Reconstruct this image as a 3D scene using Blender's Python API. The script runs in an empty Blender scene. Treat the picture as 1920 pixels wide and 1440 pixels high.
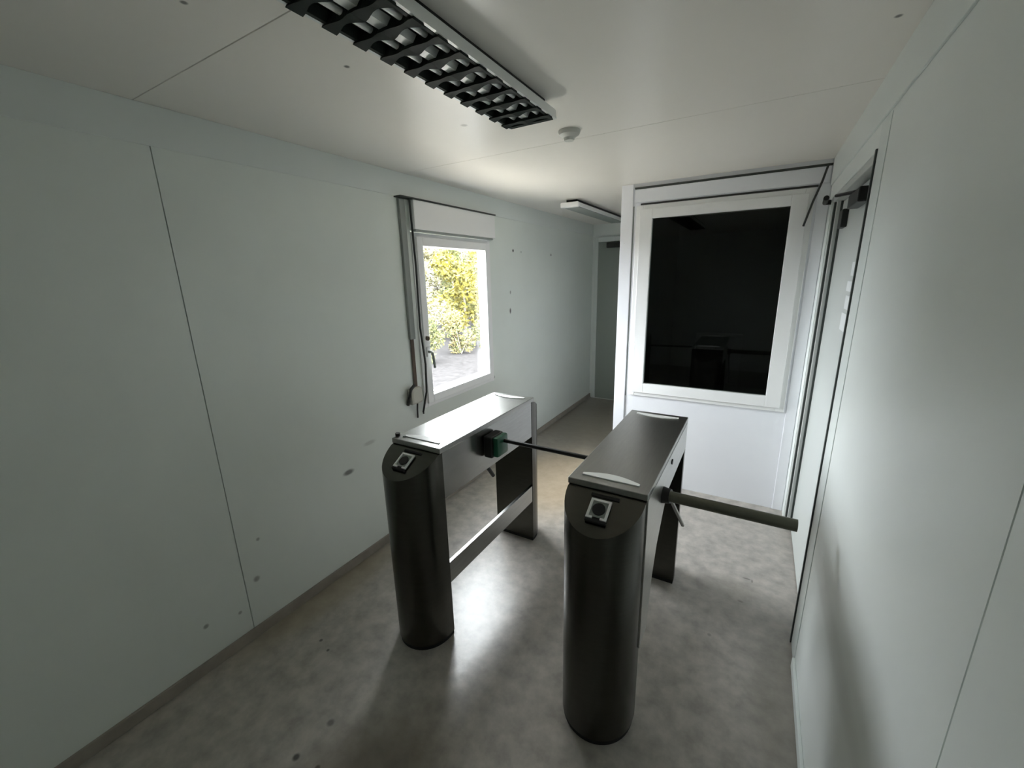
import bpy, bmesh, math, random
from mathutils import Vector, Matrix
C = bpy.context.scene.collection
sc = bpy.context.scene
# ------------------------------------------------------------------ camera, world, exposure
cd = bpy.data.cameras.new('camera'); cam = bpy.data.objects.new('camera', cd); C.objects.link(cam)
R3 = Matrix(((0.8629742369989564, -0.10567574709703446, 0.4940729731037233),
             (0.5046792098463153, 0.22667795018520942, -0.8330162075546492),
             (-0.023965838707788234, 0.9682198837946446, 0.24894958364965)))
cam.matrix_world = Matrix.Translation((0, 0, 1.72)) @ R3.to_4x4()
cd.sensor_width = 36; cd.lens = 779.0764 * 36 / 1920; cd.clip_start = 0.02; cd.clip_end = 200
sc.camera = cam
w = bpy.data.worlds.new('overcast_sky'); sc.world = w; w.use_nodes = True
bg = w.node_tree.nodes['Background']; bg.inputs[0].default_value = (0.93, 0.945, 1.0, 1); bg.inputs[1].default_value = 9.0
sc.view_settings.view_transform = 'Standard'; sc.view_settings.look = 'None'
sc.view_settings.gamma = 1; sc.view_settings.use_curve_mapping = False
sc.view_settings.exposure = 2.03
sc.cycles.max_bounces = 16; sc.cycles.diffuse_bounces = 10; sc.cycles.glossy_bounces = 6
sc.cycles.transparent_max_bounces = 16; sc.cycles.transmission_bounces = 8
sc.cycles.sample_clamp_indirect = 12

# daylight portal in the left window opening (guides sky sampling only, gives off nothing itself)
pl = bpy.data.lights.new('window_portal', 'AREA'); pl.shape = 'RECTANGLE'; pl.size = 0.92; pl.size_y = 1.2
pl.cycles.is_portal = True
po = bpy.data.objects.new('window_portal', pl); C.objects.link(po)
po.location = (-2.13, 2.6, 1.42); po.rotation_euler = (0, math.radians(-90), 0)   # shines towards +x

# ------------------------------------------------------------------ helpers
def rgb(r, g, b):
    f = lambda c: (c/12.92 if c <= .04045 else ((c+.055)/1.055)**2.4)
    return (f(r/255), f(g/255), f(b/255), 1)

def mat(name, col, rough=.5, metal=0.0, spec=.5, emit=None, vary=0.0, scale=4.0, detail=4, bump=0.0, bscale=60, stretch=None, spots=None, col2=None, coat=0):
    m = bpy.data.materials.new(name); m.use_nodes = True
    nt = m.node_tree; b = nt.nodes['Principled BSDF']
    b.inputs['Base Color'].default_value = col; b.inputs['Roughness'].default_value = rough
    b.inputs['Metallic'].default_value = metal; b.inputs['Specular IOR Level'].default_value = spec
    if coat: b.inputs['Coat Weight'].default_value = coat; b.inputs['Coat Roughness'].default_value = .25
    tc = nt.nodes.new('ShaderNodeNewGeometry'); src = tc.outputs['Position']
    if stretch:
        mp = nt.nodes.new('ShaderNodeMapping'); mp.inputs['Scale'].default_value = stretch
        nt.links.new(src, mp.inputs[0]); src2 = mp.outputs[0]
    else: src2 = src
    out = None
    if vary:
        n = nt.nodes.new('ShaderNodeTexNoise'); n.inputs['Scale'].default_value = scale; n.inputs['Detail'].default_value = detail
        n.inputs['Roughness'].default_value = .6
        nt.links.new(src2, n.inputs['Vector'])
        r = nt.nodes.new('ShaderNodeValToRGB'); r.color_ramp.elements[0].position = .32; r.color_ramp.elements[1].position = .68
        c2 = col2 or tuple(c*(1-vary) for c in col[:3])+(1,)
        r.color_ramp.elements[0].color = c2; r.color_ramp.elements[1].color = col
        nt.links.new(n.outputs['Fac'], r.inputs[0]); out = r.outputs[0]
    if spots:
        for (p, rad, sc3, dark, amt) in spots:
            v = nt.nodes.new('ShaderNodeVectorMath'); v.operation = 'SUBTRACT'; v.inputs[1].default_value = p
            nt.links.new(src, v.inputs[0])
            v2 = nt.nodes.new('ShaderNodeVectorMath'); v2.operation = 'MULTIPLY'; v2.inputs[1].default_value = sc3
            nt.links.new(v.outputs[0], v2.inputs[0])
            ln = nt.nodes.new('ShaderNodeVectorMath'); ln.operation = 'LENGTH'; nt.links.new(v2.outputs[0], ln.inputs[0])
            mr = nt.nodes.new('ShaderNodeMapRange'); mr.interpolation_type = 'SMOOTHSTEP'
            mr.inputs['From Min'].default_value = rad*.35; mr.inputs['From Max'].default_value = rad
            mr.inputs['To Min'].default_value = amt; mr.inputs['To Max'].default_value = 0
            nt.links.new(ln.outputs['Value'], mr.inputs['Value'])
            mx = nt.nodes.new('ShaderNodeMix'); mx.data_type = 'RGBA'
            nt.links.new(mr.outputs[0], mx.inputs[0])
            if out: nt.links.new(out, mx.inputs[6])
            else: mx.inputs[6].default_value = col
            mx.inputs[7].default_value = dark
            out = mx.outputs[2]
    if out: nt.links.new(out, b.inputs['Base Color'])
    if bump:
        n2 = nt.nodes.new('ShaderNodeTexNoise'); n2.inputs['Scale'].default_value = bscale; n2.inputs['Detail'].default_value = 3
        nt.links.new(src2, n2.inputs['Vector'])
        bp = nt.nodes.new('ShaderNodeBump'); bp.inputs['Strength'].default_value = bump; bp.inputs['Distance'].default_value = .01
        nt.links.new(n2.outputs['Fac'], bp.inputs['Height']); nt.links.new(bp.outputs[0], b.inputs['Normal'])
    return m

def glass(name, tint):
    m = bpy.data.materials.new(name); m.use_nodes = True; nt = m.node_tree
    nt.nodes.remove(nt.nodes['Principled BSDF']); o = nt.nodes['Material Output']
    t = nt.nodes.new('ShaderNodeBsdfTransparent'); t.inputs[0].default_value = tint
    g = nt.nodes.new('ShaderNodeBsdfGlossy'); g.inputs['Roughness'].default_value = .02
    lw = nt.nodes.new('ShaderNodeLayerWeight')
    pw = nt.nodes.new('ShaderNodeMath'); pw.operation = 'POWER'; pw.inputs[1].default_value = 5; nt.links.new(lw.outputs['Facing'], pw.inputs[0])
    f = nt.nodes.new('ShaderNodeMath'); f.operation = 'MULTIPLY_ADD'; f.inputs[1].default_value = .94; f.inputs[2].default_value = .04; nt.links.new(pw.outputs[0], f.inputs[0])
    mx = nt.nodes.new('ShaderNodeMixShader')
    nt.links.new(f.outputs[0], mx.inputs[0]); nt.links.new(t.outputs[0], mx.inputs[1]); nt.links.new(g.outputs[0], mx.inputs[2])
    nt.links.new(mx.outputs[0], o.inputs[0]); return m

class MB:
    def __init__(s): s.bm = bmesh.new()
    def hexa(s, P, bev=0):
        v = [s.bm.verts.new(p) for p in P]
        fs = [s.bm.faces.new([v[i] for i in q]) for q in ((0,3,2,1),(4,5,6,7),(0,1,5,4),(1,2,6,5),(2,3,7,6),(3,0,4,7))]
        if bev:
            es = {e for f in fs for e in f.edges}
            bmesh.ops.bevel(s.bm, geom=list(es), offset=bev, segments=2, affect='EDGES', profile=.5)
        return s
    def box(s, x0, x1, y0, y1, z0, z1, bev=0):
        return s.hexa([(x0,y0,z0),(x1,y0,z0),(x1,y1,z0),(x0,y1,z0),(x0,y0,z1),(x1,y0,z1),(x1,y1,z1),(x0,y1,z1)], bev)
    def prism(s, base, top):
        a = [s.bm.verts.new(p) for p in base]; b = [s.bm.verts.new(p) for p in top]; n = len(a)
        s.bm.faces.new(a[::-1]); s.bm.faces.new(b)
        for i in range(n): s.bm.faces.new((a[i], a[(i+1)%n], b[(i+1)%n], b[i]))
        return s
    def tube(s, pts, r, n=12, r2=None):
        pts = [Vector(p) for p in pts]; rings = []
        for i, p in enumerate(pts):
            d = (pts[min(i+1, len(pts)-1)] - pts[max(i-1, 0)]).normalized()
            u = d.cross(Vector((0,0,1)) if abs(d.z) < .9 else Vector((1,0,0))).normalized(); v = d.cross(u)
            rr = r if r2 is None else r + (r2-r)*i/(len(pts)-1)
            rings.append([s.bm.verts.new(p + u*math.cos(2*math.pi*k/n)*rr + v*math.sin(2*math.pi*k/n)*rr) for k in range(n)])
        for a, b in zip(rings, rings[1:]):
            for k in range(n): s.bm.faces.new((a[k], a[(k+1)%n], b[(k+1)%n], b[k]))
        s.bm.faces.new(rings[0][::-1]); s.bm.faces.new(rings[-1]); return s
    def lathe(s, c, prof, n=32):   # profile (r, z) around vertical axis at c
        rings = [[s.bm.verts.new((c[0]+r*math.cos(2*math.pi*k/n), c[1]+r*math.sin(2*math.pi*k/n), c[2]+z)) for k in range(n)] for r, z in prof]
        for a, b in zip(rings, rings[1:]):
            for k in range(n): s.bm.faces.new((a[k], a[(k+1)%n], b[(k+1)%n], b[k]))
        s.bm.faces.new(rings[0][::-1]); s.bm.faces.new(rings[-1]); return s
    def build(s, name, m, parent=None, org=(0,0,0), smooth=False, mods=None):
        bmesh.ops.recalc_face_normals(s.bm, faces=s.bm.faces)
        if any(org): bmesh.ops.translate(s.bm, verts=s.bm.verts, vec=-Vector(org))
        me = bpy.data.meshes.new(name); s.bm.to_mesh(me); s.bm.free()
        me.materials.append(m); o = bpy.data.objects.new(name, me); C.objects.link(o)
        if parent is not None: o.parent = parent
        else: o.location = org
        if smooth:
            for p in me.polygons: p.use_smooth = True
            try: me.set_sharp_from_angle(angle=math.radians(35))
            except Exception: pass
        return o
def tag(o, label=None, cat=None, group=None, kind=None):
    if label: o['label'] = label
    if cat: o['category'] = cat
    if group: o['group'] = group
    if kind: o['kind'] = kind
    return o
def thing(name, loc, label, cat, group=None):
    o = bpy.data.objects.new(name, None); C.objects.link(o); o.location = loc; o.empty_display_size = .1
    return tag(o, label, cat, group)
def struct(o, label=None): return tag(o, label, None, None, 'structure')

# ------------------------------------------------------------------ materials
DK = rgb(50, 46, 40)
wall_spots = [((-2.011,3.469,1.956),.018,(1,1,1),rgb(15,15,15),1),((-2.011,4.286,1.943),.018,(1,1,1),rgb(50,45,45),.8),
 ((-2.011,3.403,1.584),.014,(1,1,.6),rgb(90,90,85),.7),((-2.011,3.394,1.414),.018,(1,1,.5),rgb(45,45,42),.9),((-2.011,3.62,1.95),.012,(1,1,1),rgb(90,90,90),.6),
 ((-2.011,1.455,.615),.03,(1,.6,1.4),rgb(70,70,66),.75),((-2.011,3.07,.845),.02,(1,.7,1),rgb(80,78,74),.6),
 ((-2.011,1.63,.74),.03,(1,.5,1.6),rgb(140,140,134),.35),((-2.011,3.05,1.30),.012,(1,1,1),rgb(90,90,86),.6),
 ((-2.011,.86,.30),.02,(1,1,1),rgb(70,70,68),.5),((-2.011,.62,.22),.015,(1,1,1),rgb(60,60,58),.6),((-2.011,.76,.18),.012,(1,1,1),rgb(60,60,58),.5),
 ((-2.011,.90,.5),.012,(1,1,1),rgb(60,60,58),.5),((-2.011,2.6,.6),.6,(1,.6,1.4),rgb(170,172,165),.4)]
M_wallL = mat('white_wall_panel', rgb(232,238,233), .34, vary=.05, scale=1.5, spots=wall_spots, bump=.02, bscale=40)
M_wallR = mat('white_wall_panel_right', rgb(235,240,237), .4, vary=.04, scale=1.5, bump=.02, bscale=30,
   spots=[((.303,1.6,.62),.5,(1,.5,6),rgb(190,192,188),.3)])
M_trim = mat('white_trim', rgb(226,232,229), .4)
M_seam = mat('dark_joint', rgb(70,74,70), .7)
M_ceil = mat('white_ceiling_sheet', rgb(240,236,229), .3, spec=.36, vary=.03, scale=1.2, bump=.015, bscale=12,
   spots=[((-1.246,.629,2.365),.011,(1,1,1),DK,.8),((-1.184,1.039,2.365),.012,(1,1,1),DK,.9),((.237,1.654,2.365),.012,(1,1,1),DK,.8),((-1.193,1.657,2.365),.02,(1,1,1),rgb(140,135,125),.6)])
fl = [((-1.318,.571,0),.018,(1,1,1),rgb(25,25,22),.9),((-1.216,.588,0),.014,(1,1,1),rgb(25,25,22),.9),((-1.313,.716,0),.02,(1,1,1),rgb(70,72,68),.7),
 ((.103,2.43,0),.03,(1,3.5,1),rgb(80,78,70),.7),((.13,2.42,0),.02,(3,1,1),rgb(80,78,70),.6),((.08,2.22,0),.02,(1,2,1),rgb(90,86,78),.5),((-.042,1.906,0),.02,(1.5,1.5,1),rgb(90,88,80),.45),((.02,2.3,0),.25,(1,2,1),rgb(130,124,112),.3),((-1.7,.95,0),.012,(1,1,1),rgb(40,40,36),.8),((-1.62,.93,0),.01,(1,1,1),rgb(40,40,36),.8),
 ((-1.0,.55,0),.5,(1.4,1,1),rgb(96,80,62),.7),((-1.95,1.2,0),.55,(3,.8,1),rgb(150,138,112),.6),((-1.35,3.1,0),.75,(1,.8,1),rgb(190,165,125),.55),  # brown dirt deepened for the turnstile's shadow; last is a painted beige reflection
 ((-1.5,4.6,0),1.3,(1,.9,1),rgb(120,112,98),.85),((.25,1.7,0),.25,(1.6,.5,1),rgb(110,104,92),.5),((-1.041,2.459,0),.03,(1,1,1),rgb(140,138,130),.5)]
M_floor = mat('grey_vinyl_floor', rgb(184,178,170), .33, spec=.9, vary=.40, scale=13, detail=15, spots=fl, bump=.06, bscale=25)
M_base = mat('grey_brown_skirting', rgb(160,152,142), .45, vary=.2, scale=10)
M_white = mat('white_plastic', rgb(240,240,240), .3)
M_whitem = mat('white_lacquered_metal', rgb(225,228,226), .35)
M_booth = mat('white_booth_panel', rgb(239,240,245), .35, vary=.03, scale=2, spots=[((-.95,3.34,1.95),.01,(1,1,1),DK,.6),((-.94,3.34,1.5),.008,(1,1,1),DK,.5),((-.955,3.34,1.2),.008,(1,1,1),DK,.5)])
M_post = mat('shaded_post_steel', (.095,.092,.08,1), .27, metal=1, vary=.1, scale=9, stretch=(1,1,12), detail=3, bump=.02, bscale=30)  # same steel as the housing, darkened for the dark room it reflects
M_cover = mat('lit_cover_steel', (.62,.62,.60,1), .3, metal=1, vary=.08, scale=9, stretch=(1,1,12), detail=3)  # reflection of the right wall put into a brighter base colour
M_steel = mat('brushed_stainless_steel', (.40,.40,.385,1), .27, metal=1, vary=.1, scale=9, stretch=(1,1,12), detail=3, bump=.02, bscale=30)
M_lid = mat('brushed_steel_lid', (.37,.37,.35,1), .33, metal=1, vary=.08, scale=9, stretch=(12,1,1), detail=3)
M_black = mat('black_plastic', rgb(20,20,19), .45)
M_rub = mat('black_rubber', rgb(16,15,14), .7)
M_green = mat('dark_green_plastic', rgb(14,84,58), .4)
M_arm = mat('painted_bar', rgb(98,98,86), .35, metal=.6)
M_lens = mat('milky_plastic_strip', rgb(244,245,242), .35)
M_glass = glass('clear_pane', (.93,.95,.94,1))
M_dglass = glass('darkened_pane', (.42,.46,.44,1))  # pane darkened to keep the unlit booth behind it black
M_dark = mat('unlit_booth_interior', rgb(60,64,62), .8)  # booth's lack of light put into the colour of walls and furniture
M_door = mat('light_grey_door', rgb(205,210,207), .35, vary=.03)
M_gdoor = mat('grey_green_door', rgb(150,158,150), .45)
M_cable = mat('dark_cable', rgb(55,56,54), .5)
M_duct = mat('grey_duct', rgb(150,156,152), .45)
M_strap = mat('brown_strap', rgb(96,84,74), .8)
M_mirror = mat('louver_mirror', (.05,.055,.052,1), .3, metal=1)
M_louver = mat('dark_mirror_blade', (.03,.036,.033,1), .5, spec=.03)
M_tube = mat('fluorescent_tube', rgb(240,242,240), .3)
M_tape = mat('white_tape', rgb(240,243,244), .5)
M_gravel = mat('dark_gravel', (.043,.0405,.040,1), .9, spec=0, vary=.35, scale=9, detail=8)
M_bounce = mat('pale_bounce', rgb(196,188,175), .9, vary=.1, scale=6)
M_bark = mat('bark', rgb(150,142,130), .9, vary=.5, scale=6)

# ------------------------------------------------------------------ shell
XL, XR, ZC, YB, YF = -2.011, .303, 2.365, -1.6, 5.60
f = struct(MB().box(XL-.12, XR+.16, YB-.1, YF+.1, -.12, 0).build('floor', M_floor), 'scuffed grey vinyl floor')
c = MB()
for a, b in ((YB-.1, .779), (.783, 2.117), (2.120, YF+.1)): c.box(XL-.12, XR+.16, a, b, ZC, ZC+.03)
c = struct(c.build('ceiling', M_ceil), 'white sheet ceiling with two joints')
MB().box(XL-.12, XR+.16, YB-.1, YF+.1, ZC+.03, ZC+.10).build('joint', M_seam, c)
# left wall with the window opening (y 2.14..3.06, z .82..2.02)
wy0, wy1, wz0, wz1 = 2.14, 3.06, .82, 2.03
m = MB(); T = .12
m.box(XL-.10, XL, YB, .803, 0, ZC); m.box(XL-.10, XL, .807, wy0, 0, ZC)
m.box(XL-.10, XL, wy0, wy1, 0, wz0); m.box(XL-.10, XL, wy0, wy1, wz1, ZC); m.box(XL-.10, XL, wy1, YF, 0, ZC)
wl = struct(m.build('wall_left', M_wallL), 'white panelled wall with the small window')
m = MB(); m.box(XL-.12, XL-.10, YB, wy0, 0, ZC); m.box(XL-.12, XL-.10, wy1, YF, 0, ZC); m.box(XL-.12, XL-.10, wy0, wy1, 0, wz0); m.box(XL-.12, XL-.10, wy0, wy1, wz1, ZC)
m.build('joint', M_seam, wl)
struct(MB().box(XL, XL+.006, YB, YF, 2.222, ZC, .002).build('trim_1', M_trim), 'white board along the top of the left wall')
struct(MB().box(XL, XL+.014, YB, YF, 0, .055, .003).build('baseboard_left', M_base))
# right wall with door recess y 2.06..3.20
dy0, dy1, dz1 = 2.06, 3.22, 2.125
m = MB()
m.box(XR, XR+.10, YB, .710, 0, ZC); m.box(XR, XR+.10, .714, dy0-.012, 0, ZC); m.box(XR, XR+.10, dy0-.012, YF, dz1, ZC); m.box(XR, XR+.10, dy1, YF, 0, dz1)
wr = struct(m.build('wall_right', M_wallR), 'glossy white panelled wall with the door')
MB().box(XR+.10, XR+.13, YB, YF, 0, ZC).build('joint', M_seam, wr)
struct(MB().box(XR-.008, XR, YB, 3.36, 2.212, ZC, .002).build('trim_2', M_trim), 'white board along the top of the right wall')
struct(MB().box(XR-.0025, XR, dy0-.012-.14, dy0-.012, 0, 2.205, .001).build('trim_3', M_trim), 'white strip beside the door')
struct(MB().box(XR-.012, XR, YB, dy0-.16, 0, .05, .003).build('baseboard_right', M_trim))
struct(MB().box(XL-.12, XR+.13, YB-.1, YB, 0, ZC).build('wall_back', M_wallR))
struct(MB().box(XL-.12, XR+.13, YF, YF+.1, 0, ZC).build('wall_far', M_wallR), 'dim end wall of the corridor')

# ------------------------------------------------------------------ door_1 in the right wall
d = thing('door_1', (.345, 2.64, 0), 'light grey door with a closer in the right wall', None); d['kind'] = 'structure'
o_ = (.345, 2.64, 0)
MB().box(.345, .385, dy0+.004, 3.10, .012, 2.085, .003).build('leaf', M_door, d, o_)
m = MB(); m.box(.318, .395, 3.105, 3.135, 0, 2.10, .002); m.box(.306, .395, 3.165, 3.22, 0, 2.10, .002); m.box(.33,.395,3.135,3.165,0,2.10); m.box(.306, .395, dy0-.01, 3.22, 2.092, 2.125, .002)
m.build('frame', mat('door_frame_metal', rgb(196,200,197), .35), d, o_)
m = MB(); m.box(.295, .34, dy0-.016, dy0, 0, 2.125); m.box(.334, .345, 3.098, 3.106, .01, 2.09); m.box(.308,.36,3.136,3.144,0,2.09); m.box(.36,.38,dy0,3.1,0,.012)
m.build('gasket', mat('grey_gasket', rgb(58,63,60), .6), d, o_)
cl = MB().box(.300, .344, 2.30, 2.56, 1.985, 2.045, .006).build('door_closer', M_black, d, o_)
MB().tube([(.315,2.50,2.05),(.27,2.72,2.07),(.31,2.95,2.10)], .008).build('closer_arm', M_black, cl, o_)
hb = MB().box(.318,.345, 2.84, 2.96, 1.93, 2.02, .005).build('hinge', M_black, d, o_)
MB().tube([(.345,2.26,1.02),(.333,2.26,1.02)], .012).build('lock_cylinder', M_duct, d, o_)
for (ya, yb, za, zb) in ((2.40,2.47,1.69,1.75),(2.40,2.52,1.62,1.665),(2.39,2.50,1.54,1.60),(2.39,2.53,1.44,1.52)):
    MB().box(.3435, .345, ya, yb, za, zb).build('sticker', M_tape, d, o_)

# ------------------------------------------------------------------ window_1 in the left wall
o_ = (XL, 2.6, .82)
wn = thing('window_1', o_, 'small white framed window with autumn trees outside', None); wn['kind'] = 'structure'
def ring(m, ax, a0, a1, y0, y1, z0, z1, t, tb=None, tt=None, tl=None, tr=None, bev=.003):
    tb = tb or t; tt = tt or t; tl = tl or t; tr = tr or t
    B = (lambda p,q,r,s: m.box(a0,a1,p,q,r,s,bev)) if ax == 0 else (lambda p,q,r,s: m.box(p,q,a0,a1,r,s,bev))
    B(y0, y0+tl, z0, z1); B(y1-tr, y1, z0, z1); B(y0+tl, y1-tr, z0, z0+tb); B(y0+tl, y1-tr, z1-tt, z1)
m = MB(); ring(m, 0, XL-.075, XL+.012, wy0, wy1, wz0, wz1-.01, .035)
m.build('window_frame', M_white, wn, o_)
m = MB(); ring(m, 0, XL-.06, XL+.026, wy0+.028, wy1-.028, wz0+.028, wz1-.036, .058)
sh = m.build('sash', M_white, wn, o_)
m = MB(); ring(m, 0, XL-.05, XL-.02, wy0+.084, wy1-.084, wz0+.084, wz1-.092, .006, bev=0); m.build('glazing_bead', M_white, sh, o_)
MB().box(XL-.042, XL-.034, wy0+.08, wy1-.08, wz0+.08, wz1-.088).build('pane', M_glass, wn, o_)
hd = MB().box(XL+.026, XL+.036, 2.178, 2.208, 1.19, 1.26, .003).build('window_handle', M_white, wn, o_)
MB().tube([(XL+.036,2.193,1.225),(XL+.062,2.193,1.225),(XL+.066,2.20,1.21),(XL+.064,2.215,1.11)], .009).build('lever', M_duct, hd, o_)
MB().tube([(XL+.030,2.193,1.32),(XL+.042,2.193,1.32)], .016).build('screw_cap', M_strap, wn, o_)
# outer sill and reveals
MB().box(XL-.16, XL-.076, wy0-.02, wy1+.02, wz0-.02, wz0+.005).build('window_sill', mat('darkened_sill', (.03,.03,.03,1), .8, spec=.1), wn, o_)  # sill colour darkened to offset the sky light falling on it
# roller shutter box over the window
o_ = (XL, 2.61, 2.03)
rb = thing('shutter_box', o_, 'white roller shutter box mounted above the small window', 'shutter box')
MB().box(XL, XL+.05, wy0-.004, 3.095, 2.035, 2.214, .006).build('box', M_white, rb, o_)
MB().box(XL, XL+.058, wy0-.12, 3.10, 2.2145, 2.2215).build('top_edge', M_seam, rb, o_)
MB().box(XL+.008, XL+.046, wy0+.005, 3.06, 2.022, 2.035).build('bottom_slot', M_duct, rb, o_)
# cable duct, strap, winder
m = MB(); m.box(XL, XL+.022, 2.042, 2.090, 1.33, 2.21, .004)
tag(m.build('cable_duct', M_duct, None, (XL,2.06,1.33)), 'grey vertical duct on the wall left of the window', 'duct')
m = MB(); m.tube([(XL+.045,2.108,2.21),(XL+.048,2.118,1.8),(XL+.048,2.112,1.4),(XL+.055,2.13,1.15),(XL+.04,2.135,.95),(XL+.015,2.112,.80),(XL+.012,2.118,.79)], .007)  # upper run stands for the reveal shade; lower end is a dangling cable
tag(m.build('reveal_shade_cable', M_cable, None, (XL,2.11,2.2), True), 'dark line of reveal shade beside the window frame, ending in a loose cable', 'cable')
o_ = (XL, 2.03, .90)
sw = thing('strap_winder', o_, 'cream shutter strap winder box on the wall left of the window', 'strap winder')
MB().box(XL, XL+.045, 1.985, 2.095, .885, 1.00, .016).build('body', mat('cream_plastic', rgb(196,194,184), .4), sw, o_)
MB().box(XL+.008, XL+.011, 2.050, 2.080, 1.0, 1.33).build('strap', M_strap, sw, o_)
m = MB(); m.tube([(XL+.01,1.975,.89),(XL+.035,1.972,.95),(XL+.035,1.99,1.0),(XL+.03,2.03,1.02)], .011); m.build('side_loop', M_cable, sw, o_, True)
tag(MB().tube([(XL+.03,2.045,.885),(XL+.02,2.05,.84),(XL+.01,2.058,.775)], .006).build('cord', M_cable, None, (XL,2.05,.88), True), 'short dark cord hanging below the strap winder box', 'cord')

# ------------------------------------------------------------------ booth with dark window
BY, BX = 3.36, -.98
bz0, bz1, bx0, bx1 = .755, 2.21, -.866, .225
m = MB(); m.box(BX, bx0+.03, BY, BY+.06, 0, ZC); m.box(bx1-.03, XR, BY, BY+.06, 0, ZC); m.box(bx0+.03, bx1-.03, BY, BY+.06, 0, bz0+.03); m.box(bx0+.03, bx1-.03, BY, BY+.06, bz1-.03, ZC)
m.box(BX, BX+.05, BY+.06, YF, 0, ZC)
struct(m.build('wall_booth', M_booth), 'white partition of the booth with the dark window')
m = MB(); m.box(BX-.004, -.895, BY-.012, BY, 0, ZC-.002, .003)
struct(m.build('trim_4', M_booth), 'white corner post strip of the booth')
struct(MB().box(-.885, XR-.012, BY-.012, BY, 2.232, 2.325, .003).build('trim_5', M_booth))
struct(MB().box(-.885, XR-.01, BY-.016, BY, 2.327, 2.338).build('trim_6', M_seam), 'thin dark joint under the ceiling above the booth window')
struct(MB().box(.238, XR-.002, BY-.01, BY, 0, 2.228, .003).build('trim_7', M_booth))
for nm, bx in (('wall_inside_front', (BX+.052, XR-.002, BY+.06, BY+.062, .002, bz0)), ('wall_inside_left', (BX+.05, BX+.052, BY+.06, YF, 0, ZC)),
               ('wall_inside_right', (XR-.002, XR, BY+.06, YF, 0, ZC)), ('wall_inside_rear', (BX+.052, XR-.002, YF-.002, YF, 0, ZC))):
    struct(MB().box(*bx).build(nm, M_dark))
struct(MB().box(-.84, .236, BY-.003, BY, 2.214, 2.226).build('trim_8', M_cable), 'dark joint above the booth window frame')
struct(MB().box(-.894, -.886, BY-.003, BY, .74, 2.21).build('trim_9', M_duct), 'joint beside the booth corner post')
o_ = (-.32, BY, bz0)
w2 = thing('window_2', o_, 'large dark booth window in a white frame', None); w2['kind'] = 'structure'
m = MB(); ring(m, 1, BY-.018, BY+.05, bx0, bx1, bz0, bz1, .05); m.build('window_frame', M_white, w2, o_)
m = MB(); ring(m, 1, BY-.034, BY+.02, bx0+.03, bx1-.03, bz0+.03, bz1-.03, .09, .078, .066); m.build('sash', M_white, w2, o_)
MB().box(bx0+.11, bx1-.11, BY-.010, BY-.004, bz0+.10, bz1-.09).build('pane', M_dglass, w2, o_)
# desk in the booth
o_ = (-.3, 3.8, 0)
dk = thing('desk', o_, 'dark desk standing in the unlit booth behind the large window', 'desk')
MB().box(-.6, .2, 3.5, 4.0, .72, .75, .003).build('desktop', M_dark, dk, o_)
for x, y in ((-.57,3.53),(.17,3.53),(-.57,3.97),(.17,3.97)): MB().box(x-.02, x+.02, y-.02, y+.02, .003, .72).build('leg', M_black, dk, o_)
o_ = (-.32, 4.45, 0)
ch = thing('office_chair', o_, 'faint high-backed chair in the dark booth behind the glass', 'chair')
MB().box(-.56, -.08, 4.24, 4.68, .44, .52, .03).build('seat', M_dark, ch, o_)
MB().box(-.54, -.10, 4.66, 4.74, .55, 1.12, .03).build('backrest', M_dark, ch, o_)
MB().tube([(-.32,4.46,.09),(-.32,4.46,.44)], .03).build('pedestal', M_black, ch, o_)
for k in range(5):
    a = k*2*math.pi/5+.3
    MB().tube([(-.32,4.46,.08),(-.32+.27*math.cos(a),4.46+.27*math.sin(a),.025)], .02).build('leg', M_black, ch, o_)
# wire on the booth front
tag(MB().tube([(.268,BY-.022,2.325),(.25,BY-.03,2.24),(.215,BY-.045,2.12),(.184,BY-.042,1.985)], .006).build('wire', M_cable, None, (.27,BY,2.32), True), 'thin dark wire curving down over the top corner of the booth window', 'wire')
tag(MB().tube([(XR-.002,3.25,2.105),(XR-.03,3.25,2.105),(XR-.035,3.16,2.12)], .014).build('bolt', M_black, None, (XR,3.25,2.105), True), 'small black bolt at the top far corner of the door', 'bolt')

# ------------------------------------------------------------------ door_2 at corridor end
o_ = (-1.5, YF, 0)
d2 = thing('door_2', o_, 'dim grey door at the end of the corridor', None); d2['kind'] = 'structure'
m = MB(); ring(m, 1, YF-.03, YF, -1.975, -1.02, 0, 2.20, .05, .004, .06); m.build('frame', M_trim, d2, o_)
MB().box(-1.925, -1.07, YF-.016, YF, .006, 2.14, .003).build('leaf', M_gdoor, d2, o_)
MB().box(-1.80, -1.45, YF-.075, YF-.016, 2.06, 2.125, .006).build('door_closer', M_black, d2, o_)

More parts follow.
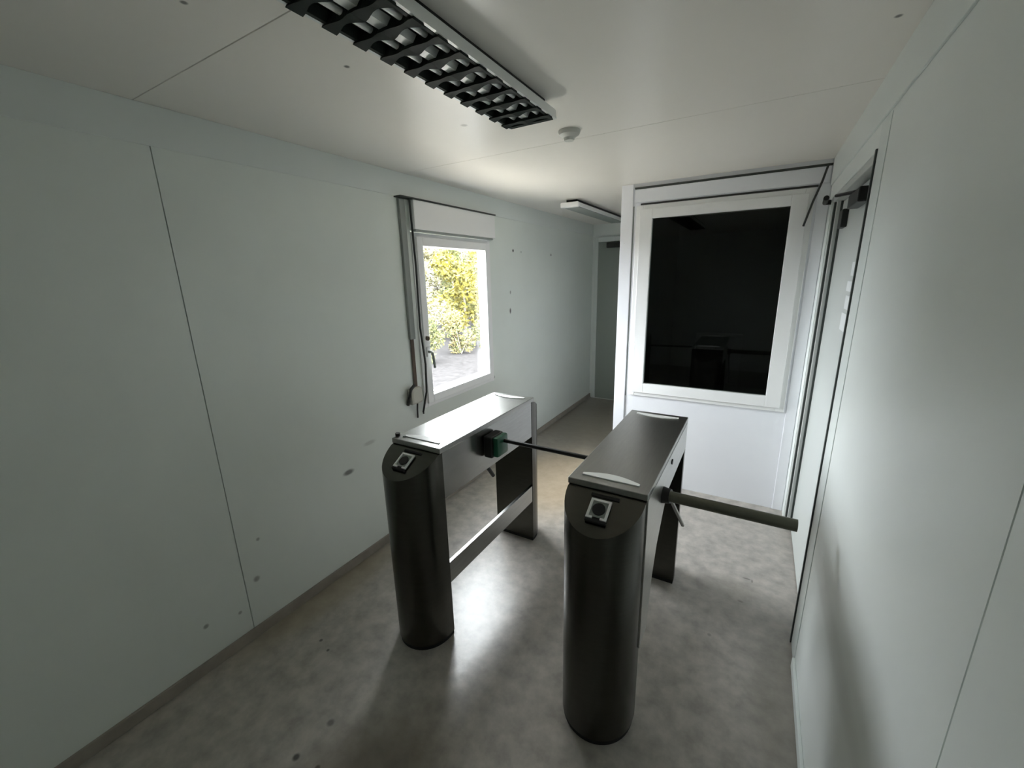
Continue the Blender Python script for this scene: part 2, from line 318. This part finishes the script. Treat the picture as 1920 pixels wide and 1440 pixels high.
# ------------------------------------------------------------------ turnstiles
A_, B_, LZ = .141, .17, .975
def turnstile(cx, cy, label, deep):
    hl = .435
    o_ = (cx, cy, 0)
    t = thing('turnstile', o_, label, 'turnstile', 'steel tripod turnstiles')
    P = lambda x, y, z: (cx+x, cy+y, z)
    def outline(sgn, k=1.0, a=A_):
        pts = [(-a*k, sgn*(hl-.008)), (-a*k, sgn*(hl+.02))]
        for i in range(0, 25):
            th = math.pi*i/24
            pts.append((-a*k*math.cos(th), sgn*(hl+.02 + (B_-.02)*k*math.sin(th))))
        pts += [(a*k, sgn*(hl+.02)), (a*k, sgn*(hl-.008))]
        out = []
        for p in pts:
            if not out or (abs(p[0]-out[-1][0])+abs(p[1]-out[-1][1])) > 1e-5: out.append(p)
        return out
    zt = lambda y: LZ - max(0, abs(y)-hl-.012)/B_*.095
    for sgn in (-1, 1):
        ol = outline(sgn)
        ps = MB().prism([P(x,y,.022) for x,y in ol], [P(x,y,zt(y)) for x,y in ol]).build('post', M_post, t, o_, True)
        ol = outline(sgn, .975)
        MB().prism([P(x,y,0) for x,y in ol], [P(x,y,.022) for x,y in ol]).build('plinth', M_rub, ps, o_, True)
    hz = .745 if deep else .835
    hs = MB().box(cx-A_+.004, cx+A_-.002, cy-hl+.008, cy+hl-.008, hz, LZ, .002).build('housing', M_steel, t, o_)
    ld = MB().box(cx-A_-.004, cx+A_+.004, cy-hl-.012, cy+hl+.012, LZ, 1.0, .003).build('lid', M_lid, t, o_)
    # milky strips across the lid near both ends
    for sgn in (-1, 1):
        pts = [(-.105, 0), (.105, 0)] + [(.105-.21*i/8, .014+.028*math.sin(math.pi*i/8)) for i in range(9)]
        pl = [P(x, sgn*(hl-.03-y), 1.0) for x, y in pts]; ph = [(a, b, 1.004) for a, b, _ in pl]
        MB().prism(pl, ph).build('indicator_strip', M_lens, ld, o_)
    # cross rail low between the posts
    rx = A_-.022 if deep else -A_+.002
    MB().box(cx+rx, cx+rx+.02, cy-hl+.008, cy+hl-.008, .295, .405, .002).build('cross_rail', M_steel, t, o_)
    # reader on the sloping post head
    s_ = Vector((0, -B_, -.095)).normalized(); n_ = Vector((0, -s_.z, s_.y)); n_ = -n_ if n_.z < 0 else n_
    c0 = Vector(P(.0, -hl-.012, LZ)) + s_*.075
    def sl(u, v, h): return tuple(c0 + Vector((1,0,0))*u + s_*v + n_*h)
    def sbox(u0,u1,v0,v1,h0,h1,bev=0): return MB().hexa([sl(u0,v1,h0),sl(u1,v1,h0),sl(u1,v0,h0),sl(u0,v0,h0),sl(u0,v1,h1),sl(u1,v1,h1),sl(u1,v0,h1),sl(u0,v0,h1)],bev)
    rd = sbox(-.036,.036,-.034,.042,0,.006,.002).build('card_reader', M_black, t, o_)
    fr = MB()
    for q in ((-.036,-.028,-.034,.042),(.028,.036,-.034,.042),(-.028,.028,-.034,-.026),(-.028,-.014,.034,.042),(.014,.028,.034,.042)):
        u0,u1,v0,v1 = q; fr.hexa([sl(u0,v1,.006),sl(u1,v1,.006),sl(u1,v0,.006),sl(u0,v0,.006),sl(u0,v1,.012),sl(u1,v1,.012),sl(u1,v0,.012),sl(u0,v0,.012)])
    fr.build('frame', M_white, rd, o_)
    sbox(-.0275,.0275,-.0255,.0335,.006,.0075).build('bezel', M_duct, rd, o_)
    MB().tube([sl(0,.004,.0075), sl(0,.004,.013)], .0225, 24).build('lens', M_rub, rd, o_)
    sbox(-.036,.036,.044,.054,0,.011,.001).build('lower_lip', M_rub, rd, o_)
    sbox(-.045,.055,-.058,-.048,-.001,.004).build('slot', M_black, t, o_)
    return t, o_, P
L1 = 'steel turnstile nearest the left wall, green hub and thin black arm'
t1, o1, P1 = turnstile(-1.286, 1.735, L1, True)
t2, o2, P2 = turnstile(-.400, 1.755, 'steel turnstile nearest the camera and door, thick arm reaching the right wall', False)
# turnstile by the left wall: hub, arms
hb = MB().box(-1.143, -1.092, 1.625, 1.74, .825, .94, .008).build('hub', M_black, t1, o1)
MB().box(-1.0925, -1.060, 1.632, 1.735, .832, .938, .010).build('hub_cap', M_green, hb, o1, True)
MB().tube([(-1.065,1.70,.905),(-.600,1.68,.912)], .0105).build('arm', M_black, t1, o1, True)
MB().tube([(-1.20,1.70,.76),(-1.20,1.79,.635)], .011).build('arm', M_black, t1, o1, True)
MB().tube([(-1.428,1.325,1.0),(-1.428,1.325,1.012)], .012).build('knob', M_black, t1, o1, True)
MB().tube([(-1.385,1.325,1.0),(-1.385,1.325,1.006)], .007).build('screw', M_duct, t1, o1, True)
# turnstile by the door: side cover, hub, arms
x0, x1 = -.2625, -.254
poly = [(1.315,.975),(2.185,.975),(2.185,.838),(1.70,.822),(1.625,.765),(1.53,.672),(1.47,.56),(1.425,.36),(1.315,.36)]
MB().prism([(x0,y,z) for y,z in poly], [(x1,y,z) for y,z in poly]).build('side_cover', M_cover, t2, o2)
MB().tube([(x1-.002,1.758,.936),(x1+.004,1.758,.936)], .012, 20).build('keyhole', M_black, t2, o2)
hb = MB().tube([(-.256,1.585,.865),(-.222,1.58,.868)], .034, 24, .028).build('hub', M_black, t2, o2, True)
MB().tube([(-.235,1.575,.870),(.178,1.573,.870),(.192,1.573,.870)], .0215, 20).build('arm', M_arm, t2, o2, True)
MB().tube([(-.232,1.615,.845),(-.20,1.86,.585)], .008).build('arm', M_steel, t2, o2, True)

# ------------------------------------------------------------------ ceiling lights and detector
def lamp(xa, xb, y0, y1, label, louver):
    cx = (xa+xb)/2; o_ = (cx, (y0+y1)/2, ZC)
    t = thing('ceiling_light', o_, label, 'ceiling light', None)
    zb, zt = 2.304, 2.338; m = MB()
    m.box(xa+.006, xb-.006, y0+.006, y1-.006, zt-.003, zt)           # tray top, then its sloping sides
    m.hexa([(xa,y0,zb),(xa+.009,y0,zb),(xa+.009,y1,zb),(xa,y1,zb),(xa+.004,y0,zt-.003),(xa+.010,y0,zt-.003),(xa+.010,y1,zt-.003),(xa+.004,y1,zt-.003)])
    m.hexa([(xb-.009,y0,zb),(xb,y0,zb),(xb,y1,zb),(xb-.009,y1,zb),(xb-.010,y0,zt-.003),(xb-.004,y0,zt-.003),(xb-.004,y1,zt-.003),(xb-.010,y1,zt-.003)])
    for ya, yb in ((y0, y0+.010), (y1-.010, y1)): m.box(xa+.009, xb-.009, ya, yb, zb, zt-.003)
    m.build('body', M_whitem, t, o_)
    MB().box(xa+.03, xb-.03, y0+.05, y1-.04, zt, ZC).build('shadow_gap_base', M_black, t, o_)  # narrow black base added so the gap shows as a dark shadow line
    if louver:
        MB().box(xa+.011, xb-.011, y0+.011, y1-.011, zt-.007, zt-.004).build('reflector', M_mirror, t, o_)
        for x in (cx-.050, cx+.050): MB().tube([(x, y0+.02, 2.321), (x, y1-.02, 2.321)], .008, 12).build('tube', M_tube, t, o_, True)
        MB().prism([(cx-.014, y0+.012, 2.309), (cx+.014, y0+.012, 2.309), (cx+.018, y0+.012, 2.330), (cx-.018, y0+.012, 2.330)], [(cx-.014, y1-.012, 2.309), (cx+.014, y1-.012, 2.309), (cx+.018, y1-.012, 2.330), (cx-.018, y1-.012, 2.330)]).build('centre_strip', M_whitem, t, o_)
        for xx in (xa+.0155, xb-.0155): MB().box(xx-.005, xx+.005, y0+.012, y1-.012, zb-.001, zt-.008).build('side_mirror', M_louver, t, o_)
        MB().hexa([(xa+.012,y1-.03,zb-.004),(xb-.012,y1-.03,zb-.004),(xb-.012,y1-.004,zb-.002),(xa+.012,y1-.004,zb-.002),(xa+.012,y1-.03,zt-.01),(xb-.012,y1-.03,zt-.01),(xb-.012,y1-.011,zt-.01),(xa+.012,y1-.011,zt-.01)]).build('end_mirror', M_louver, t, o_)
        n = int(round((y1-y0)/.0925)); p = (y1-y0-.075)/n; bl = None
        for k in range(n+1):                                       # wedge shaped cross blades, bowed under each tube
            y = y0+.025+k*p
            if bl is None:
                g = MB(); N = 16
                for q in range(N):
                    s0, s1 = q/N, (q+1)/N
                    X0, X1 = xa+.004+(xb-xa-.008)*s0, xa+.004+(xb-xa-.008)*s1
                    lo = lambda s: zb-.007+.005*abs(math.sin(2*math.pi*s))
                    wd = lambda s: .009+.012*abs(math.cos(2*math.pi*s))**2
                    a, b_ = lo(s0), lo(s1); f0, f1 = wd(s0), wd(s1)
                    g.hexa([(X0,y-f0,a),(X1,y-f1,b_),(X1,y+f1,b_),(X0,y+f0,a),(X0,y-.003,zt-.009),(X1,y-.003,zt-.009),(X1,y+.003,zt-.009),(X0,y+.003,zt-.009)])
                bmesh.ops.remove_doubles(g.bm, verts=g.bm.verts, dist=1e-5)
                bl = g.build('louver_blade', M_louver, t, o_)
            else:
                b2 = bl.copy(); C.objects.link(b2); b2.parent = t; b2.location = (0, k*p, 0)
    else:
        MB().box(xa+.012, xb-.012, y0+.014, y1-.014, zb-.006, zb+.02, .006).build('diffuser', M_duct, t, o_)
        MB().box(xa-.004, xb+.004, y0-.012, y0+.03, zb-.008, zt+.002, .010).build('end_cap', M_white, t, o_, True)
lamp(-.958, -.748, .06, 1.645, 'long louvred ceiling light in the foreground, unlit', True)
lamp(-1.60, -1.44, 3.62, 5.05, 'slim white ceiling light over the far corridor', False)
dt = MB().lathe((-.838, 1.985, ZC), [(.006,-.042),(.022,-.042),(.026,-.030),(.046,-.018),(.050,-.006),(.050,0)])
tag(dt.build('smoke_detector', mat('detector_plastic', rgb(205,205,198), .45), None, (-.838,1.985,ZC), True), 'small round smoke detector on the ceiling past the louvred light', 'smoke detector')

# ------------------------------------------------------------------ outside
struct(MB().box(-60, XL-.5, -30, 60, -.5, -.3).build('ground', M_gravel), 'gravel ground outside the window')
struct(MB().box(-4.55, XL-.5, -20, 30, -.3, -.27).build('bounce_strip', M_bounce), 'unseen pale strip added to bounce daylight indoors')  # added outside, out of view, to bounce daylight onto the ceiling
def leafmat(name, cols):
    m = bpy.data.materials.new(name); m.use_nodes = True; nt = m.node_tree; b = nt.nodes['Principled BSDF']
    g = nt.nodes.new('ShaderNodeNewGeometry'); r = nt.nodes.new('ShaderNodeValToRGB')
    r.color_ramp.elements[0].color = cols[0]; r.color_ramp.elements[1].color = cols[-1]
    for i, c_ in enumerate(cols[1:-1]):
        e = r.color_ramp.elements.new((i+1)/(len(cols)-1)); e.color = c_
    nt.links.new(g.outputs['Random Per Island'], r.inputs[0]); nt.links.new(r.outputs[0], b.inputs['Base Color'])
    b.inputs['Roughness'].default_value = .7; b.inputs['Specular IOR Level'].default_value = 0
    return m
def k_(r, g, b, f=1.25): return (r*f, g*f, b*f, 1)
LY = leafmat('yellow_leaves', [k_(.13,.115,.03), k_(.17,.14,.02), k_(.12,.11,.05), k_(.11,.11,.04)])
LG = leafmat('green_yellow_leaves', [k_(.075,.095,.04), k_(.12,.12,.045), k_(.095,.105,.06), k_(.13,.11,.035)])
LO = leafmat('orange_green_leaves', [k_(.15,.11,.06), k_(.13,.12,.05), k_(.08,.10,.045)])
LP = leafmat('pale_leaves', [k_(.14,.14,.085), k_(.15,.145,.075), k_(.13,.12,.10), k_(.16,.14,.06)])
def leaves(rnd, centres, n, size):
    vs, fs = [], []
    for _ in range(n):
        c_, rx, rz = rnd.choice(centres)
        while True:
            p = Vector((rnd.uniform(-1,1), rnd.uniform(-1,1), rnd.uniform(-1,1)))
            if p.length < 1: break
        p = Vector((c_[0]+p.x*rx, c_[1]+p.y*rx, c_[2]+p.z*rz))
        a = Vector((rnd.gauss(0,1), rnd.gauss(0,1), rnd.gauss(0,.6))).normalized(); b_ = a.cross(Vector((rnd.gauss(0,1), rnd.gauss(0,1), rnd.gauss(0,1)))).normalized()
        s = size*rnd.uniform(.6,1.3); i = len(vs)
        vs += [tuple(p-a*s), tuple(p+b_*s*.45), tuple(p+a*s), tuple(p-b_*s*.45)]; fs.append((i,i+1,i+2,i+3))
    return vs, fs
def plant(name, x, y, h, rad, n, size, lm, label, cat, group, seed, trunk=True):
    rnd = random.Random(seed); o_ = (x, y, -.3)
    t = thing(name, o_, label, cat, group)
    cen = []
    for _ in range(16 if trunk else 7):
        z = rnd.uniform(.18 if trunk else .15, .93)*h; k = rad*(1-.55*abs(z/h-.45)*2*.8)
        cen.append(((rnd.uniform(-k,k)*.75, rnd.uniform(-k,k)*.75, z), rad*.42, h*.12 if trunk else h*.3))
    vs, fs = leaves(rnd, cen, n, size)
    vs = [(a, b, max(c_, .02)) for a, b, c_ in vs]
    me = bpy.data.meshes.new('foliage'); me.from_pydata(vs, [], fs); me.materials.append(lm)
    o = bpy.data.objects.new('foliage', me); C.objects.link(o); o.parent = t
    m = MB()
    if trunk:
        m.tube([(x,y,-.3),(x+.05,y-.03,h*.35-.3),(x-.04,y+.05,h*.9-.3)], .07, 8, .015)
        for c_, _, _ in cen[:9]: m.tube([(x+.02,y,c_[2]*.75-.3),(x+c_[0]*.8,y+c_[1]*.8,c_[2]-.3)], .02, 6, .006)
        m.build('trunk', M_bark, t, o_)
    else:
        for c_, _, _ in cen[:5]: m.tube([(x,y,-.3),(x+c_[0]*.8,y+c_[1]*.8,c_[2]-.3)], .014, 6, .005)
        m.build('stem', M_bark, t, o_)
G1 = 'autumn trees outside the window'
tr = [(-9.0,9.3,3.3,1.2,LP,'pale yellow-leaved tree at the left edge of the window view, in the nearest row'),
      (-9.0,12.0,3.3,1.25,LY,'bright golden tree in the middle and right of the window view, in the nearest row'),
      (-9.0,14.8,3.3,1.2,LG,'greenish tree in the nearest row, beyond the right window jamb'),
      (-11.9,12.4,3.8,1.3,LP,'pale tree of the middle row seen at the left of the window'),
      (-11.9,15.1,3.8,1.3,LG,'green and yellow tree of the middle row between the two nearest trees'),
      (-11.9,17.9,3.8,1.3,LY,'golden tree of the middle row at the right of the window'),
      (-15.2,15.6,4.4,1.6,LP,'farthest tree at the left of the window view'),
      (-15.2,18.9,4.4,1.6,LP,'farthest tree in the middle of the window view'),
      (-15.2,22.2,4.4,1.6,LG,'farthest tree at the right of the window view')]
for i, (x, y, h, r, lm, lb) in enumerate(tr): plant('autumn_tree', x, y, h, r, 5200, .08, lm, lb, 'tree', G1, 10+i)
sh_ = [(-7.0,6.5,.9,.5,'leftmost of the low shrubs along the gravel outside the window'),(-7.0,7.8,1.0,.5,'second low shrub from the left along the gravel outside the window'),
       (-7.0,9.1,1.1,.52,'middle low shrub along the gravel outside the window'),(-7.0,10.4,1.1,.52,'second low shrub from the right outside the window'),(-7.0,11.7,1.0,.5,'rightmost of the low shrubs outside the window')]
for i, (x, y, h, r, lb) in enumerate(sh_): plant('shrub', x, y, h, r, 1600, .05, (LO, LG)[i % 2], lb, 'shrub', 'shrubs outside the window', 40+i, False)

rnd = random.Random(77)
cen = [((-18.5+rnd.uniform(-.6,.6), y, z), 1.3, .9) for y in [11+1.1*k for k in range(18)] for z in (.5, 1.8, 3.2)]
vs, fs = leaves(rnd, cen, 24000, .13)
me = bpy.data.meshes.new('distant_thicket'); me.from_pydata(vs, [], fs); me.materials.append(LP)
o = bpy.data.objects.new('distant_thicket', me); C.objects.link(o)
tag(o, 'pale dense autumn thicket behind all the trees outside the window', 'thicket', None, 'stuff')
